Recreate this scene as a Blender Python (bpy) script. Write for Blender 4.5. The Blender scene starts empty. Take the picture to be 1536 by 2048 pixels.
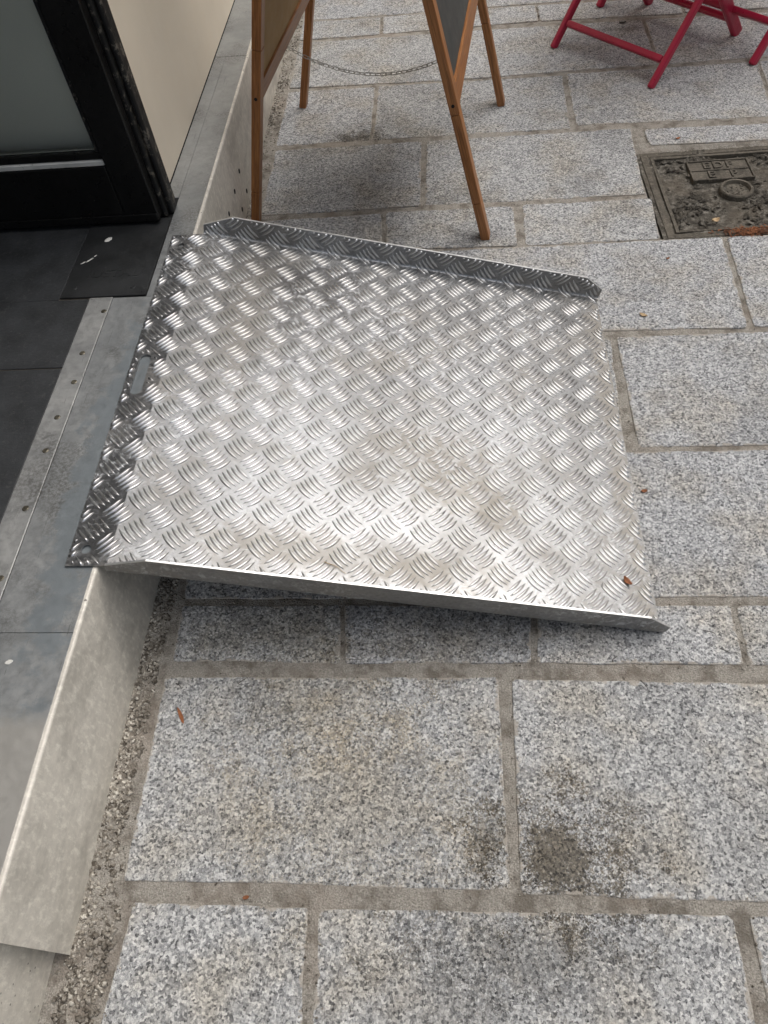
import bpy, bmesh, math, random
from mathutils import Vector, Matrix, noise
random.seed(7)
sc = bpy.context.scene
C = sc.collection
# ------------------------------------------------------------------ camera, world, sun, exposure
cam_d = bpy.data.cameras.new('camera'); cam = bpy.data.objects.new('camera', cam_d); C.objects.link(cam)
cam_d.sensor_fit = 'HORIZONTAL'; cam_d.sensor_width = 36.0; cam_d.lens = 36.0*1471.18/1536.0
cam_d.clip_start = 0.02; cam_d.clip_end = 300
RX = Vector((0.9960409, 0.03563918, -0.08143943)); RY = Vector((0.01696016, 0.82310598, 0.56763448)); RZ = Vector((0.08726331, -0.56676838, 0.81924277))
m = Matrix.Identity(4)
for i in range(3):
    m[i][0] = RX[i]; m[i][1] = RY[i]; m[i][2] = RZ[i]
m.translation = (0, 0, 1.3)
cam.matrix_world = m
sc.camera = cam

SUN_EL, SUN_AZ = math.radians(58), math.radians(50)     # azimuth clockwise from +Y (towards +X)
w = bpy.data.worlds.new('World'); sc.world = w; w.use_nodes = True
wn = w.node_tree; wn.nodes.clear()
sky = wn.nodes.new('ShaderNodeTexSky'); sky.sky_type = 'NISHITA'; sky.sun_disc = False
sky.sun_elevation = SUN_EL; sky.sun_rotation = SUN_AZ; sky.air_density = 1.0; sky.dust_density = 4.0; sky.ozone_density = 1.0
hs = wn.nodes.new('ShaderNodeHueSaturation'); hs.inputs['Saturation'].default_value = 0.5
bg = wn.nodes.new('ShaderNodeBackground'); bg.inputs['Strength'].default_value = 0.125
wo = wn.nodes.new('ShaderNodeOutputWorld')
wn.links.new(sky.outputs[0], hs.inputs['Color']); wn.links.new(hs.outputs[0], bg.inputs['Color']); wn.links.new(bg.outputs[0], wo.inputs['Surface'])
sl = bpy.data.lights.new('sun', 'SUN'); sl.energy = 1.5; sl.angle = math.radians(80); sl.color = (1.0, 0.985, 0.96)
so = bpy.data.objects.new('sun', sl); C.objects.link(so)
sd = Vector((math.sin(SUN_AZ)*math.cos(SUN_EL), math.cos(SUN_AZ)*math.cos(SUN_EL), math.sin(SUN_EL)))
so.rotation_euler = sd.to_track_quat('Z', 'Y').to_euler(); so.location = sd*8
vs = sc.view_settings; vs.view_transform = 'Standard'; vs.look = 'None'; vs.gamma = 1.0; vs.use_curve_mapping = False
vs.exposure = 0.74
sc.cycles.max_bounces = 6; sc.cycles.diffuse_bounces = 3; sc.cycles.glossy_bounces = 3; sc.cycles.transparent_max_bounces = 6

# ------------------------------------------------------------------ node helpers
class NT:
    def __init__(s, name):
        s.m = bpy.data.materials.new(name); s.m.use_nodes = True; s.t = s.m.node_tree; s.t.nodes.clear()
        s.out = s.n('ShaderNodeOutputMaterial'); s.b = s.n('ShaderNodeBsdfPrincipled'); s.l(s.b.outputs[0], s.out.inputs[0])
        s.tc = s.n('ShaderNodeTexCoord')
    def n(s, k, **kw):
        x = s.t.nodes.new(k)
        for a, v in kw.items(): setattr(x, a, v)
        return x
    def l(s, a, b): s.t.links.new(a, b)
    def set(s, node, key, v):
        i = node.inputs[key]
        if hasattr(v, 'is_linked') or isinstance(v, bpy.types.NodeSocket): s.l(v, i)
        else: i.default_value = v
    def map(s, scale=(1, 1, 1), loc=(0, 0, 0), rot=(0, 0, 0), src='Object'):
        mp = s.n('ShaderNodeMapping'); s.l(s.tc.outputs[src], mp.inputs[0])
        mp.inputs['Scale'].default_value = scale; mp.inputs['Location'].default_value = loc; mp.inputs['Rotation'].default_value = rot
        return mp.outputs[0]
    def pos(s):
        return s.n('ShaderNodeNewGeometry').outputs['Position']
    def noise(s, vec, scale, detail=3, rough=.55, dist=0.0):
        x = s.n('ShaderNodeTexNoise'); s.l(vec, x.inputs['Vector']); x.inputs['Scale'].default_value = scale
        x.inputs['Detail'].default_value = detail; x.inputs['Roughness'].default_value = rough; x.inputs['Distortion'].default_value = dist
        return x.outputs[0]
    def voro(s, vec, scale, feature='F1', rnd=1.0):
        x = s.n('ShaderNodeTexVoronoi', feature=feature); s.l(vec, x.inputs['Vector']); x.inputs['Scale'].default_value = scale
        x.inputs['Randomness'].default_value = rnd
        return x
    def ramp(s, fac, stops, mode='LINEAR'):
        r = s.n('ShaderNodeValToRGB'); s.l(fac, r.inputs[0]); e = r.color_ramp; e.interpolation = mode
        while len(e.elements) > 1: e.elements.remove(e.elements[-1])
        for i, (p, c) in enumerate(stops):
            el = e.elements[0] if i == 0 else e.elements.new(p)
            el.position = p; el.color = (c if len(c) == 4 else (*c, 1)) if hasattr(c, '__len__') else (c, c, c, 1)
        return r.outputs[0]
    def mix(s, fac, a, b, mode='MIX'):
        x = s.n('ShaderNodeMix', data_type='RGBA', blend_type=mode)
        for key, v in ((0, fac), (6, a), (7, b)):
            if isinstance(v, bpy.types.NodeSocket): s.l(v, x.inputs[key])
            else: x.inputs[key].default_value = v if key == 0 else ((*v, 1) if len(v) == 3 else v)
        return x.outputs[2]
    def math(s, op, a, b=0.0, clamp=False):
        x = s.n('ShaderNodeMath', operation=op, use_clamp=clamp)
        for i, v in enumerate((a, b)):
            if isinstance(v, bpy.types.NodeSocket): s.l(v, x.inputs[i])
            else: x.inputs[i].default_value = v
        return x.outputs[0]
    def bump(s, height, strength, dist, normal=None):
        x = s.n('ShaderNodeBump'); s.l(height, x.inputs['Height']); x.inputs['Strength'].default_value = strength; x.inputs['Distance'].default_value = dist
        if normal is not None: s.l(normal, x.inputs['Normal'])
        return x.outputs[0]
    def fin(s, color=None, rough=None, metal=None, normal=None, spec=None, coat=None):
        for k, v in (('Base Color', color), ('Roughness', rough), ('Metallic', metal), ('Specular IOR Level', spec), ('Coat Weight', coat)):
            if v is None: continue
            if isinstance(v, bpy.types.NodeSocket): s.l(v, s.b.inputs[k])
            else: s.b.inputs[k].default_value = (*v, 1) if hasattr(v, '__len__') and len(v) == 3 else v
        if normal is not None: s.l(normal, s.b.inputs['Normal'])
        return s.m
    def blob(s, pos, c, r, edge=.35, amp=.5, nz=None):
        # a stain with a noisy outline of its own around a place on the ground
        sub = s.n('ShaderNodeVectorMath', operation='SUBTRACT'); s.l(pos, sub.inputs[0]); sub.inputs[1].default_value = (c[0], c[1], 0)
        sc_ = s.n('ShaderNodeVectorMath', operation='MULTIPLY'); s.l(sub.outputs[0], sc_.inputs[0]); sc_.inputs[1].default_value = (1/r[0], 1/r[1], 0)
        ln = s.n('ShaderNodeVectorMath', operation='LENGTH'); s.l(sc_.outputs[0], ln.inputs[0])
        d = s.math('ADD', ln.outputs['Value'], s.math('MULTIPLY', s.math('SUBTRACT', nz, .5), amp*4))
        mr = s.n('ShaderNodeMapRange', interpolation_type='SMOOTHSTEP'); s.l(d, mr.inputs[0])
        mr.inputs[1].default_value = 1+edge; mr.inputs[2].default_value = 1-edge; mr.inputs[3].default_value = 0; mr.inputs[4].default_value = 1
        return mr.outputs[0]

# ------------------------------------------------------------------ materials
def mat_granite():
    t = NT('granite'); p = t.pos()
    wob = t.n('ShaderNodeVectorMath', operation='ADD'); t.l(p, wob.inputs[0])
    nzc = t.n('ShaderNodeTexNoise'); t.l(p, nzc.inputs['Vector']); nzc.inputs['Scale'].default_value = 260; nzc.inputs['Detail'].default_value = 2
    scl = t.n('ShaderNodeVectorMath', operation='SCALE'); t.l(nzc.outputs['Color'], scl.inputs[0]); scl.inputs['Scale'].default_value = .0045
    t.l(scl.outputs[0], wob.inputs[1]); q = wob.outputs[0]
    v1 = t.voro(q, 265)
    sep = t.n('ShaderNodeSeparateColor'); t.l(v1.outputs['Color'], sep.inputs[0])
    grain = t.ramp(sep.outputs[0], [(0, (.018, .019, .022)), (.10, (.07, .073, .08)), (.20, (.20, .205, .212)), (.42, (.32, .325, .33)), (.70, (.47, .472, .47)), (.92, (.72, .72, .71))])
    v2 = t.voro(q, 520); sep2 = t.n('ShaderNodeSeparateColor'); t.l(v2.outputs['Color'], sep2.inputs[0])
    fine = t.ramp(sep2.outputs[1], [(0, (.02, .02, .023)), (.14, (.16, .165, .17)), (.5, (.37, .372, .37)), (1, (.68, .68, .67))])
    col = t.mix(.36, grain, fine)
    v3 = t.voro(q, 150); sep3 = t.n('ShaderNodeSeparateColor'); t.l(v3.outputs['Color'], sep3.inputs[0])
    bio = t.math('MULTIPLY', t.math('GREATER_THAN', sep3.outputs[0], .905), t.math('LESS_THAN', v3.outputs['Distance'], .42))
    col = t.mix(t.math('MULTIPLY', bio, .6), col, (.035, .036, .040))
    wht = t.math('MULTIPLY', t.math('LESS_THAN', sep3.outputs[0], .10), t.math('LESS_THAN', v3.outputs['Distance'], .45))
    col = t.mix(t.math('MULTIPLY', wht, .35), col, (.78, .78, .77))
    med = t.noise(p, 38, 4, .65)
    col = t.mix(t.ramp(med, [(.36, .35), (.5, 0.0)]), col, t.mix(1.0, col, (.55, .56, .58), 'MULTIPLY'))
    oi = t.n('ShaderNodeObjectInfo')
    # stone to stone tone
    tone = t.ramp(oi.outputs['Random'], [(0, (.84, .83, .80)), (.3, (1.0, 1.01, 1.03)), (.6, (.92, .92, .91)), (.8, (1.03, 1.03, 1.02)), (1, (1.12, 1.125, 1.13))])
    col = t.mix(1.0, col, tone, 'MULTIPLY')
    big = t.noise(p, 6.5, 5, .6)
    col = t.mix(t.ramp(big, [(.46, 0.0), (.64, .62)]), col, t.mix(1.0, col, (.90, .82, .69), 'MULTIPLY'))
    dk = t.noise(p, 3.1, 5, .7)
    col = t.mix(t.ramp(dk, [(.34, .55), (.48, 0.0)]), col, t.mix(1.0, col, (.60, .60, .60), 'MULTIPLY'))
    # dirt and wet stains seen on single stones
    stn = t.math('ADD', t.math('MULTIPLY', t.noise(p, 16, 5, .75), .8), t.math('MULTIPLY', sep2.outputs[2], .2))
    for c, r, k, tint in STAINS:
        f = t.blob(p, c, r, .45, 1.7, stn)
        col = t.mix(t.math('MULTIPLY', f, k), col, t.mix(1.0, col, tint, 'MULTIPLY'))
    # mortar smeared over the arrises
    at = t.n('ShaderNodeAttribute', attribute_name='edge')
    sm = t.math('ADD', at.outputs['Fac'], t.math('MULTIPLY', t.math('SUBTRACT', t.noise(p, 30, 4, .72), .5), 2.2))
    smf = t.ramp(sm, [(.86, 0.0), (1.12, .8)])
    sandc = t.mix(t.noise(p, 300, 2), (.25, .225, .19), (.52, .475, .41))
    col = t.mix(smf, col, sandc)
    h = t.math('ADD', t.noise(p, 190, 3, .72), t.math('MULTIPLY', t.noise(p, 30, 2, .6), 1.6))
    nb = t.bump(h, .9, .0035)
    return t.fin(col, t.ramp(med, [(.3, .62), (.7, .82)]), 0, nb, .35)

def mat_mortar(name='mortar', a=(.185, .170, .146), b=(.55, .515, .455)):
    t = NT(name); p = t.pos()
    s1 = t.noise(p, 420, 3, .7); s2 = t.noise(p, 22, 5, .65); s3 = t.noise(p, 4.2, 4, .6)
    col = t.mix(t.ramp(s1, [(.3, 0.0), (.72, 1.0)]), a, b)
    col = t.mix(t.ramp(s2, [(.38, .75), (.54, 0.0)]), col, (.15, .13, .105))
    col = t.mix(t.ramp(s3, [(.52, 0.0), (.7, .4)]), col, (.36, .295, .24))
    v = t.voro(p, 300)
    h = t.math('ADD', t.noise(p, 240, 5, .75), t.math('MULTIPLY', v.outputs['Distance'], .5))
    nb = t.bump(h, 1.0, .004); nb = t.bump(s2, .8, .008, nb)
    return t.fin(col, .92, 0, nb, .2)

def mat_gravel():
    t = NT('gravel'); p = t.pos()
    v = t.voro(p, 240); sep = t.n('ShaderNodeSeparateColor'); t.l(v.outputs['Color'], sep.inputs[0])
    col = t.ramp(sep.outputs[0], [(0, (.08, .068, .054)), (.2, (.20, .178, .148)), (.55, (.38, .345, .29)), (1, (.68, .64, .56))])
    col = t.mix(t.ramp(t.noise(p, 14, 5, .65), [(.40, .8), (.60, 0.0)]), col, (.075, .062, .048))
    nb = t.bump(t.noise(p, 400, 3), .7, .002)
    return t.fin(col, .9, 0, nb, .25)

def mat_tread(name, dirt=1.0, lo=(.20, .20, .198), hi=(.315, .320, .327), ra=.30, rb=.44, mt=.86):
    t = NT(name); p = t.pos()
    n1 = t.noise(p, 9, 4, .65); n2 = t.noise(p, 120, 3, .7)
    col = t.mix(t.ramp(t.math('ADD', t.math('MULTIPLY', n2, .5), t.math('MULTIPLY', t.noise(p, 2.6, 3, .6), .5)), [(.38, 0.0), (.62, 1.0)]), lo, hi)
    d = t.math('ADD', t.math('MULTIPLY', n1, .7), t.math('MULTIPLY', n2, .35))
    df = t.ramp(d, [(.52, 0.0), (.72, .55*dirt)])
    stn = t.noise(p, 34, 4, .75)
    for c, r, k in RAMP_STAINS:
        df = t.math('MAXIMUM', df, t.math('MULTIPLY', t.blob(p, c, r, .6, .9, stn), k*dirt))
    col = t.mix(df, col, (.26, .228, .178))
    # chalky scuffing and fine scratches
    sc_ = t.noise(p, 75, 4, .78, .6)
    sf = t.math('MULTIPLY', t.ramp(sc_, [(.52, 0.0), (.64, .75)]), t.ramp(t.noise(p, 5, 2), [(.42, 0.0), (.58, 1.0)]))
    for rz, k in ((.35, .5), (-.9, .5)):
        mp = t.n('ShaderNodeMapping'); t.l(p, mp.inputs[0]); mp.inputs['Rotation'].default_value = (0, 0, rz); mp.inputs['Scale'].default_value = (14, 480, 14)
        sf = t.math('MAXIMUM', sf, t.ramp(t.noise(mp.outputs[0], 1.0, 2, .5), [(.69, 0.0), (.73, k)]))
    col = t.mix(sf, col, (.62, .635, .65))
    nm = t.math('MAXIMUM', df, sf)
    met = t.math('SUBTRACT', mt, t.math('MULTIPLY', nm, .6))
    rg = t.math('ADD', t.ramp(n1, [(.3, ra), (.7, rb)]), t.math('MULTIPLY', nm, .25))
    return t.fin(col, rg, met, t.bump(n2, .12, .0012), .5)

def mat_zinc(name, base, warm, metal=.75, r0=.34, r1=.55, scratch=True, speck=0.0, top=False):
    t = NT(name); p = t.pos()
    n1 = t.noise(p, 5, 5, .65); n2 = t.noise(p, 70, 5, .7)
    col = t.mix(t.ramp(n1, [(.35, 0.0), (.65, 1.0)]), base, warm)
    col = t.mix(t.ramp(n2, [(.35, .35), (.6, 0.0)]), col, tuple(c*.62 for c in base))
    if speck:
        mp = t.n('ShaderNodeMapping'); t.l(p, mp.inputs[0]); mp.inputs['Scale'].default_value = (60, 95, 45)
        f = t.ramp(t.noise(mp.outputs[0], 1.0, 5, .72), [(.5, 0.0), (.66, 1.0)])
        col = t.mix(t.math('MULTIPLY', f, speck), col, tuple(min(1, c*1.4) for c in warm))
        mp = t.n('ShaderNodeMapping'); t.l(p, mp.inputs[0]); mp.inputs['Scale'].default_value = (9, 9, 14)
        col = t.mix(t.ramp(t.noise(mp.outputs[0], 1.0, 5, .7), [(.36, .35), (.52, 0.0)]), col, (.25, .235, .205))
        v = t.voro(p, 150); sp = t.n('ShaderNodeSeparateColor'); t.l(v.outputs['Color'], sp.inputs[0])
        f = t.math('MULTIPLY', t.math('GREATER_THAN', sp.outputs[0], .965), t.math('LESS_THAN', v.outputs['Distance'], .35))
        col = t.mix(t.math('MULTIPLY', f, .8), col, (.10, .09, .075))
    if scratch:
        mp = t.n('ShaderNodeMapping'); t.l(p, mp.inputs[0]); mp.inputs['Rotation'].default_value = (0, 0, .5); mp.inputs['Scale'].default_value = (420, 24, 24)
        s1 = t.noise(mp.outputs[0], 1, 2, .5)
        mp2 = t.n('ShaderNodeMapping'); t.l(p, mp2.inputs[0]); mp2.inputs['Rotation'].default_value = (0, 0, -1.1); mp2.inputs['Scale'].default_value = (500, 18, 18)
        s2 = t.noise(mp2.outputs[0], 1, 2, .5)
        sf = t.math('MAXIMUM', t.ramp(s1, [(.70, 0.0), (.74, .55)]), t.ramp(s2, [(.71, 0.0), (.75, .5)]))
        col = t.mix(sf, col, (.07, .07, .07))
        grime = t.noise(p, 3.3, 4, .7)
        col = t.mix(t.math('MULTIPLY', t.ramp(grime, [(.44, 0.0), (.60, .7)]), t.ramp(t.noise(p, 160, 4, .7), [(.40, 0.0), (.6, 1.0)])), col, (.10, .095, .085))
    if top:
        f = t.blob(p, (-.655, .84), (.05, .42), .25, .6, t.noise(p, 26, 4, .7))
        col = t.mix(t.math('MULTIPLY', f, .85), col, (.255, .285, .30))
        sy = t.n('ShaderNodeSeparateXYZ'); t.l(p, sy.inputs[0])
        yy = t.math('ADD', sy.outputs[1], t.math('MULTIPLY', t.math('SUBTRACT', n2, .5), .03))
        mr = t.n('ShaderNodeMapRange', interpolation_type='SMOOTHSTEP'); t.l(yy, mr.inputs[0]); mr.inputs[1].default_value = .375; mr.inputs[2].default_value = .335
        col = t.mix(mr.outputs[0], col, (.46, .445, .41))
    nb = t.bump(n2, .12, .002); nb = t.bump(n1, .12, .01, nb)
    return t.fin(col, t.ramp(n2, [(.3, r0), (.7, r1)]), metal, nb, .5)

def mat_plain(name, col, rough=.6, metal=0, bscale=90, bstr=.15, bdist=.002, var=.25, spec=.5, wear=None, coat=None):
    t = NT(name); p = t.pos()
    n = t.noise(p, bscale, 5, .65); n2 = t.noise(p, bscale*.12, 4, .6)
    c = t.mix(t.ramp(n2, [(.3, 0.0), (.7, 1.0)]), tuple(x*(1-var) for x in col), tuple(min(1, x*(1+var)) for x in col))
    if wear:
        c = t.mix(t.ramp(t.noise(p, bscale*.7, 6, .75), [(wear[0], 0.0), (wear[0]+.06, wear[2])]), c, wear[1])
    return t.fin(c, t.ramp(n, [(.3, max(.05, rough-.1)), (.7, min(1, rough+.1))]), metal, t.bump(n, bstr, bdist), spec, coat)

def mat_wood():
    t = NT('varnished_wood'); oi = t.n('ShaderNodeObjectInfo')
    off = t.n('ShaderNodeVectorMath', operation='ADD'); t.l(t.tc.outputs['Object'], off.inputs[0])
    cmb = t.n('ShaderNodeCombineXYZ'); t.l(t.math('MULTIPLY', oi.outputs['Random'], 40), cmb.inputs[2]); t.l(cmb.outputs[0], off.inputs[1])
    mp = t.n('ShaderNodeMapping'); t.l(off.outputs[0], mp.inputs[0]); mp.inputs['Scale'].default_value = (60, 60, 3.0)
    g = t.noise(mp.outputs[0], 3.2, 5, .65, .8)
    mp2 = t.n('ShaderNodeMapping'); t.l(off.outputs[0], mp2.inputs[0]); mp2.inputs['Scale'].default_value = (300, 300, 6)
    g2 = t.noise(mp2.outputs[0], 2, 3, .6)
    col = t.ramp(g, [(.28, (.17, .062, .017)), (.5, (.34, .138, .04)), (.72, (.48, .21, .07))])
    col = t.mix(t.ramp(g2, [(.38, .5), (.55, 0.0)]), col, (.10, .035, .011))
    return t.fin(col, t.ramp(g2, [(.3, .32), (.7, .5)]), 0, t.bump(g2, .12, .001), .5)

def mat_dirt():
    t = NT('packed_dirt'); p = t.pos()
    n1 = t.noise(p, 55, 6, .72); n2 = t.noise(p, 9, 5, .6); n3 = t.noise(p, 260, 4, .7)
    col = t.ramp(n1, [(.32, (.030, .026, .020)), (.5, (.10, .09, .074)), (.66, (.26, .24, .205))])
    col = t.mix(t.ramp(n2, [(.46, 0.0), (.62, .6)]), col, (.125, .105, .08))
    nb = t.bump(n1, 1.0, .008); nb = t.bump(n3, .8, .003, nb)
    return t.fin(col, .85, 0, nb, .3)

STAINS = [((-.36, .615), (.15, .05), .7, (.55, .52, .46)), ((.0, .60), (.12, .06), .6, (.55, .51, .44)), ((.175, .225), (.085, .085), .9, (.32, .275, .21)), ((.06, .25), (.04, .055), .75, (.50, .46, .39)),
          ((.10, .09), (.16, .055), .65, (.48, .47, .45)), ((-.06, .02), (.12, .06), .5, (.6, .58, .55)),
          ((-.16, .30), (.16, .12), .5, (.80, .71, .56)), ((-.25, .46), (.14, .07), .4, (.8, .72, .58)),
          ((-.28, 2.43), (.06, .04), .9, (.28, .25, .21)), ((.05, 2.05), (.09, .06), .6, (.5, .48, .44)),
          ((.10, 1.86), (.06, .04), .7, (.4, .4, .4)),
          ((.68, 3.08), (.05, .018), .8, (.35, .35, .34)), ((.30, .60), (.2, .05), .3, (.6, .6, .6)), ((.33, .26), (.18, .06), .3, (.75, .74, .72))]
RAMP_STAINS = [((.0, .93), (.08, .08), .5), ((-.07, .98), (.07, .05), .4), ((.10, .84), (.05, .05), .55), ((-.05, .69), (.12, .035), .5), ((-.30, .70), (.14, .04), .4), ((.37, .9), (.02, .3), .45), ((.38, 1.3), (.03, .25), .5), ((-.45, 1.3), (.05, .25), .35), ((-.13, 1.22), (.05, .04), .35)]

M = {}
M['granite'] = mat_granite(); M['mortar'] = mat_mortar(); M['gravel'] = mat_gravel()
M['tread'] = mat_tread('tread_plate_metal'); M['bar'] = mat_tread('tread_bar_metal', .35, (.50, .495, .485), (.69, .69, .688), .25, .37, .93)
M['cutedge'] = mat_plain('bare_cut_edge', (.72, .72, .71), .38, .75, 200, .2, .001, .15)
M['zinc_top'] = mat_zinc('zinc_top', (.30, .312, .312), (.43, .438, .43), .55, .36, .58, True, 0.0, True)
M['zinc_face'] = mat_zinc('zinc_face', (.62, .585, .515), (.73, .69, .61), .08, .38, .55, False, .45)
M['thresh'] = mat_zinc('threshold_metal', (.34, .345, .34), (.50, .50, .48), .55, .36, .6)
M['tile'] = mat_plain('slate_tile', (.030, .032, .034), .55, 0, 140, .3, .002, .35, .5, (.57, (.085, .085, .08), .45))
M['grout'] = mat_plain('grout', (.22, .19, .15), .9)
M['cover'] = mat_plain('cover_plate_metal', (.05, .052, .053), .42, .55, 70, .2, .002, .4, .5, (.66, (.16, .16, .15), .6))
M['black'] = mat_plain('black_paint', (.006, .006, .006), .34, 0, 70, .3, .003, .4, .4, (.685, (.20, .19, .17), .7))
M['blackworn'] = mat_plain('worn_black_paint', (.010, .010, .010), .5, 0, 60, .3, .003, .4, .35, (.545, (.15, .135, .11), .85))
M['cream'] = mat_plain('cream_plaster', (.86, .77, .62), .45, 0, 16, .25, .006, .07, .4, (.70, (.42, .37, .30), .5))
M['stone'] = mat_plain('house_stone', (.27, .24, .195), .9, 0, 30, .2, .004, .15)
M['indoor'] = mat_plain('indoor_plaster', (.80, .79, .74), .8)
M['stucco'] = mat_plain('upper_stucco', (.42, .37, .30), .9, 0, 30, .2, .004, .15)
M['partition'] = mat_plain('pale_panel', (.86, .86, .78), .6, 0, 8, .05, .003, .12)
M['bead'] = mat_plain('white_bead', (.55, .55, .52), .5, 0, 60, .3, .003, .3, .5, (.6, (.15, .14, .12), .6))
M['wood'] = mat_wood()
M['chalk'] = mat_plain('chalkboard', (.060, .063, .058), .6, 0, 12, .1, .002, .35)
M['fibre'] = mat_plain('fibreboard', (.38, .235, .085), .65, 0, 30, .1, .001, .08)
M['steel'] = mat_plain('chain_steel', (.40, .385, .35), .4, .9, 200, .1, .001)
M['screw'] = mat_plain('screw_metal', (.16, .145, .11), .45, .8, 300, .3, .001, .4)
M['dark'] = mat_plain('dark_hole', (.006, .006, .006), .8)
M['red'] = mat_plain('raspberry_paint', (.38, .012, .045), .36, 0, 60, .15, .001, .15, .5, (.72, (.42, .20, .12), .8))
M['redworn'] = mat_plain('worn_paint_foot', (.42, .16, .08), .7, 0, 150, .3, .001, .3)
M['iron'] = mat_plain('cast_iron', (.10, .088, .07), .85, .1, 120, .9, .004, .45, .4, (.52, (.17, .15, .12), .7))
M['dirt'] = mat_dirt()
M['leaf_brown'] = mat_plain('leaf_brown', (.24, .085, .03), .7, 0, 300, .3, .001, .4)
M['leaf_pale'] = mat_plain('leaf_pale', (.42, .30, .17), .7, 0, 300, .3, .001, .4)
M['twig'] = mat_plain('twig', (.035, .027, .018), .8, 0, 300, .3, .001, .4)
M['straw'] = mat_plain('straw', (.36, .24, .11), .7, 0, 300, .3, .001, .3)
M['rust'] = mat_plain('rusty_leaf_mush', (.20, .075, .03), .85, 0, 220, .9, .004, .6)
M['chip'] = mat_plain('white_chip', (.70, .69, .64), .6)
M['asphalt'] = mat_plain('asphalt', (.07, .07, .07), .9, 0, 120, .6, .004)
def glass_mat():
    mt = bpy.data.materials.new('door_glass'); mt.use_nodes = True; t = mt.node_tree; t.nodes.clear()
    o = t.nodes.new('ShaderNodeOutputMaterial'); mx = t.nodes.new('ShaderNodeMixShader'); tr = t.nodes.new('ShaderNodeBsdfTransparent'); gl = t.nodes.new('ShaderNodeBsdfGlossy'); fr = t.nodes.new('ShaderNodeFresnel')
    fr.inputs[0].default_value = 1.5; tr.inputs[0].default_value = (.97, .98, .97, 1); gl.inputs['Roughness'].default_value = .03
    t.links.new(fr.outputs[0], mx.inputs[0]); t.links.new(tr.outputs[0], mx.inputs[1]); t.links.new(gl.outputs[0], mx.inputs[2]); t.links.new(mx.outputs[0], o.inputs[0])
    return mt
M['glass'] = glass_mat()

# ------------------------------------------------------------------ mesh helpers
def tag(o, label=None, cat=None, group=None, kind=None):
    for k, v in (('label', label), ('category', cat), ('group', group), ('kind', kind)):
        if v: o[k] = v
    return o
def link(name, me, mat, parent=None, smooth=False):
    o = bpy.data.objects.new(name, me); C.objects.link(o)
    if mat and not me.materials: me.materials.append(M[mat])
    if smooth:
        for f in me.polygons: f.use_smooth = True
    if parent: o.parent = parent
    return o
def empty(name, loc, label, cat, group=None, kind=None):
    o = bpy.data.objects.new(name, None); C.objects.link(o); o.location = loc; o.empty_display_size = .1
    return tag(o, label, cat, group, kind)
def from_bm(name, bm, mat, parent=None, smooth=False, off=None):
    if off is not None: bmesh.ops.translate(bm, verts=bm.verts, vec=-Vector(off))
    bmesh.ops.recalc_face_normals(bm, faces=bm.faces)
    me = bpy.data.meshes.new(name); bm.to_mesh(me); bm.free()
    return link(name, me, mat, parent, smooth)
def bm_box(bm, x0, x1, y0, y1, z0, z1, bev=0.0, seg=1, mtx=None):
    r = bmesh.ops.create_cube(bm, size=1)
    for v in r['verts']:
        v.co = Vector(((x0+x1)/2+v.co.x*(x1-x0), (y0+y1)/2+v.co.y*(y1-y0), (z0+z1)/2+v.co.z*(z1-z0)))
    vs = r['verts']
    if bev:
        es = list({e for v in vs for e in v.link_edges})
        g = bmesh.ops.bevel(bm, geom=es, offset=bev, segments=seg, affect='EDGES', profile=.5)
        vs = list({v for f in g['faces'] for v in f.verts} | {v for v in vs if v.is_valid})
    if mtx is not None:
        bmesh.ops.transform(bm, matrix=mtx, verts=vs)
    return vs
def box(name, b, mat, parent=None, bev=0.0, seg=1, off=None):
    bm = bmesh.new(); bm_box(bm, *b, bev=bev, seg=seg)
    o = from_bm(name, bm, mat, parent, False, off); return o
def cyl(bm, c, r, h, seg=12, r2=None, mtx=None):
    g = bmesh.ops.create_cone(bm, cap_ends=True, segments=seg, radius1=r, radius2=r if r2 is None else r2, depth=h)
    bmesh.ops.translate(bm, verts=g['verts'], vec=Vector(c))
    if mtx is not None: bmesh.ops.transform(bm, matrix=mtx, verts=g['verts'])
    return g['verts']
def bar_obj(name, p, q, wx, wy, mat, parent, up=None, bev=.003, seg=2, cuts=(), base=Vector((0, 0, 0))):
    """a bar from p to q, local Z along it, with fine butt joints at the fractions in cuts"""
    p = Vector(p); q = Vector(q); d = q-p; L = d.length; z = d.normalized()
    u = Vector(up) if up is not None else Vector((0, 1, 0))
    x = (u-z*u.dot(z)).normalized(); y = z.cross(x)
    bm = bmesh.new(); cs = [0]+list(cuts)+[1]
    for a, b in zip(cs[:-1], cs[1:]):
        bm_box(bm, -wx/2, wx/2, -wy/2, wy/2, a*L+(.0005 if a else 0), b*L-(.0005 if b < 1 else 0), bev, seg)
    o = from_bm(name, bm, mat, parent)
    mw = Matrix.Identity(4)
    for i in range(3): mw[i][0] = x[i]; mw[i][1] = y[i]; mw[i][2] = z[i]
    mw.translation = p-base
    o.matrix_local = mw
    return o

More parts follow.
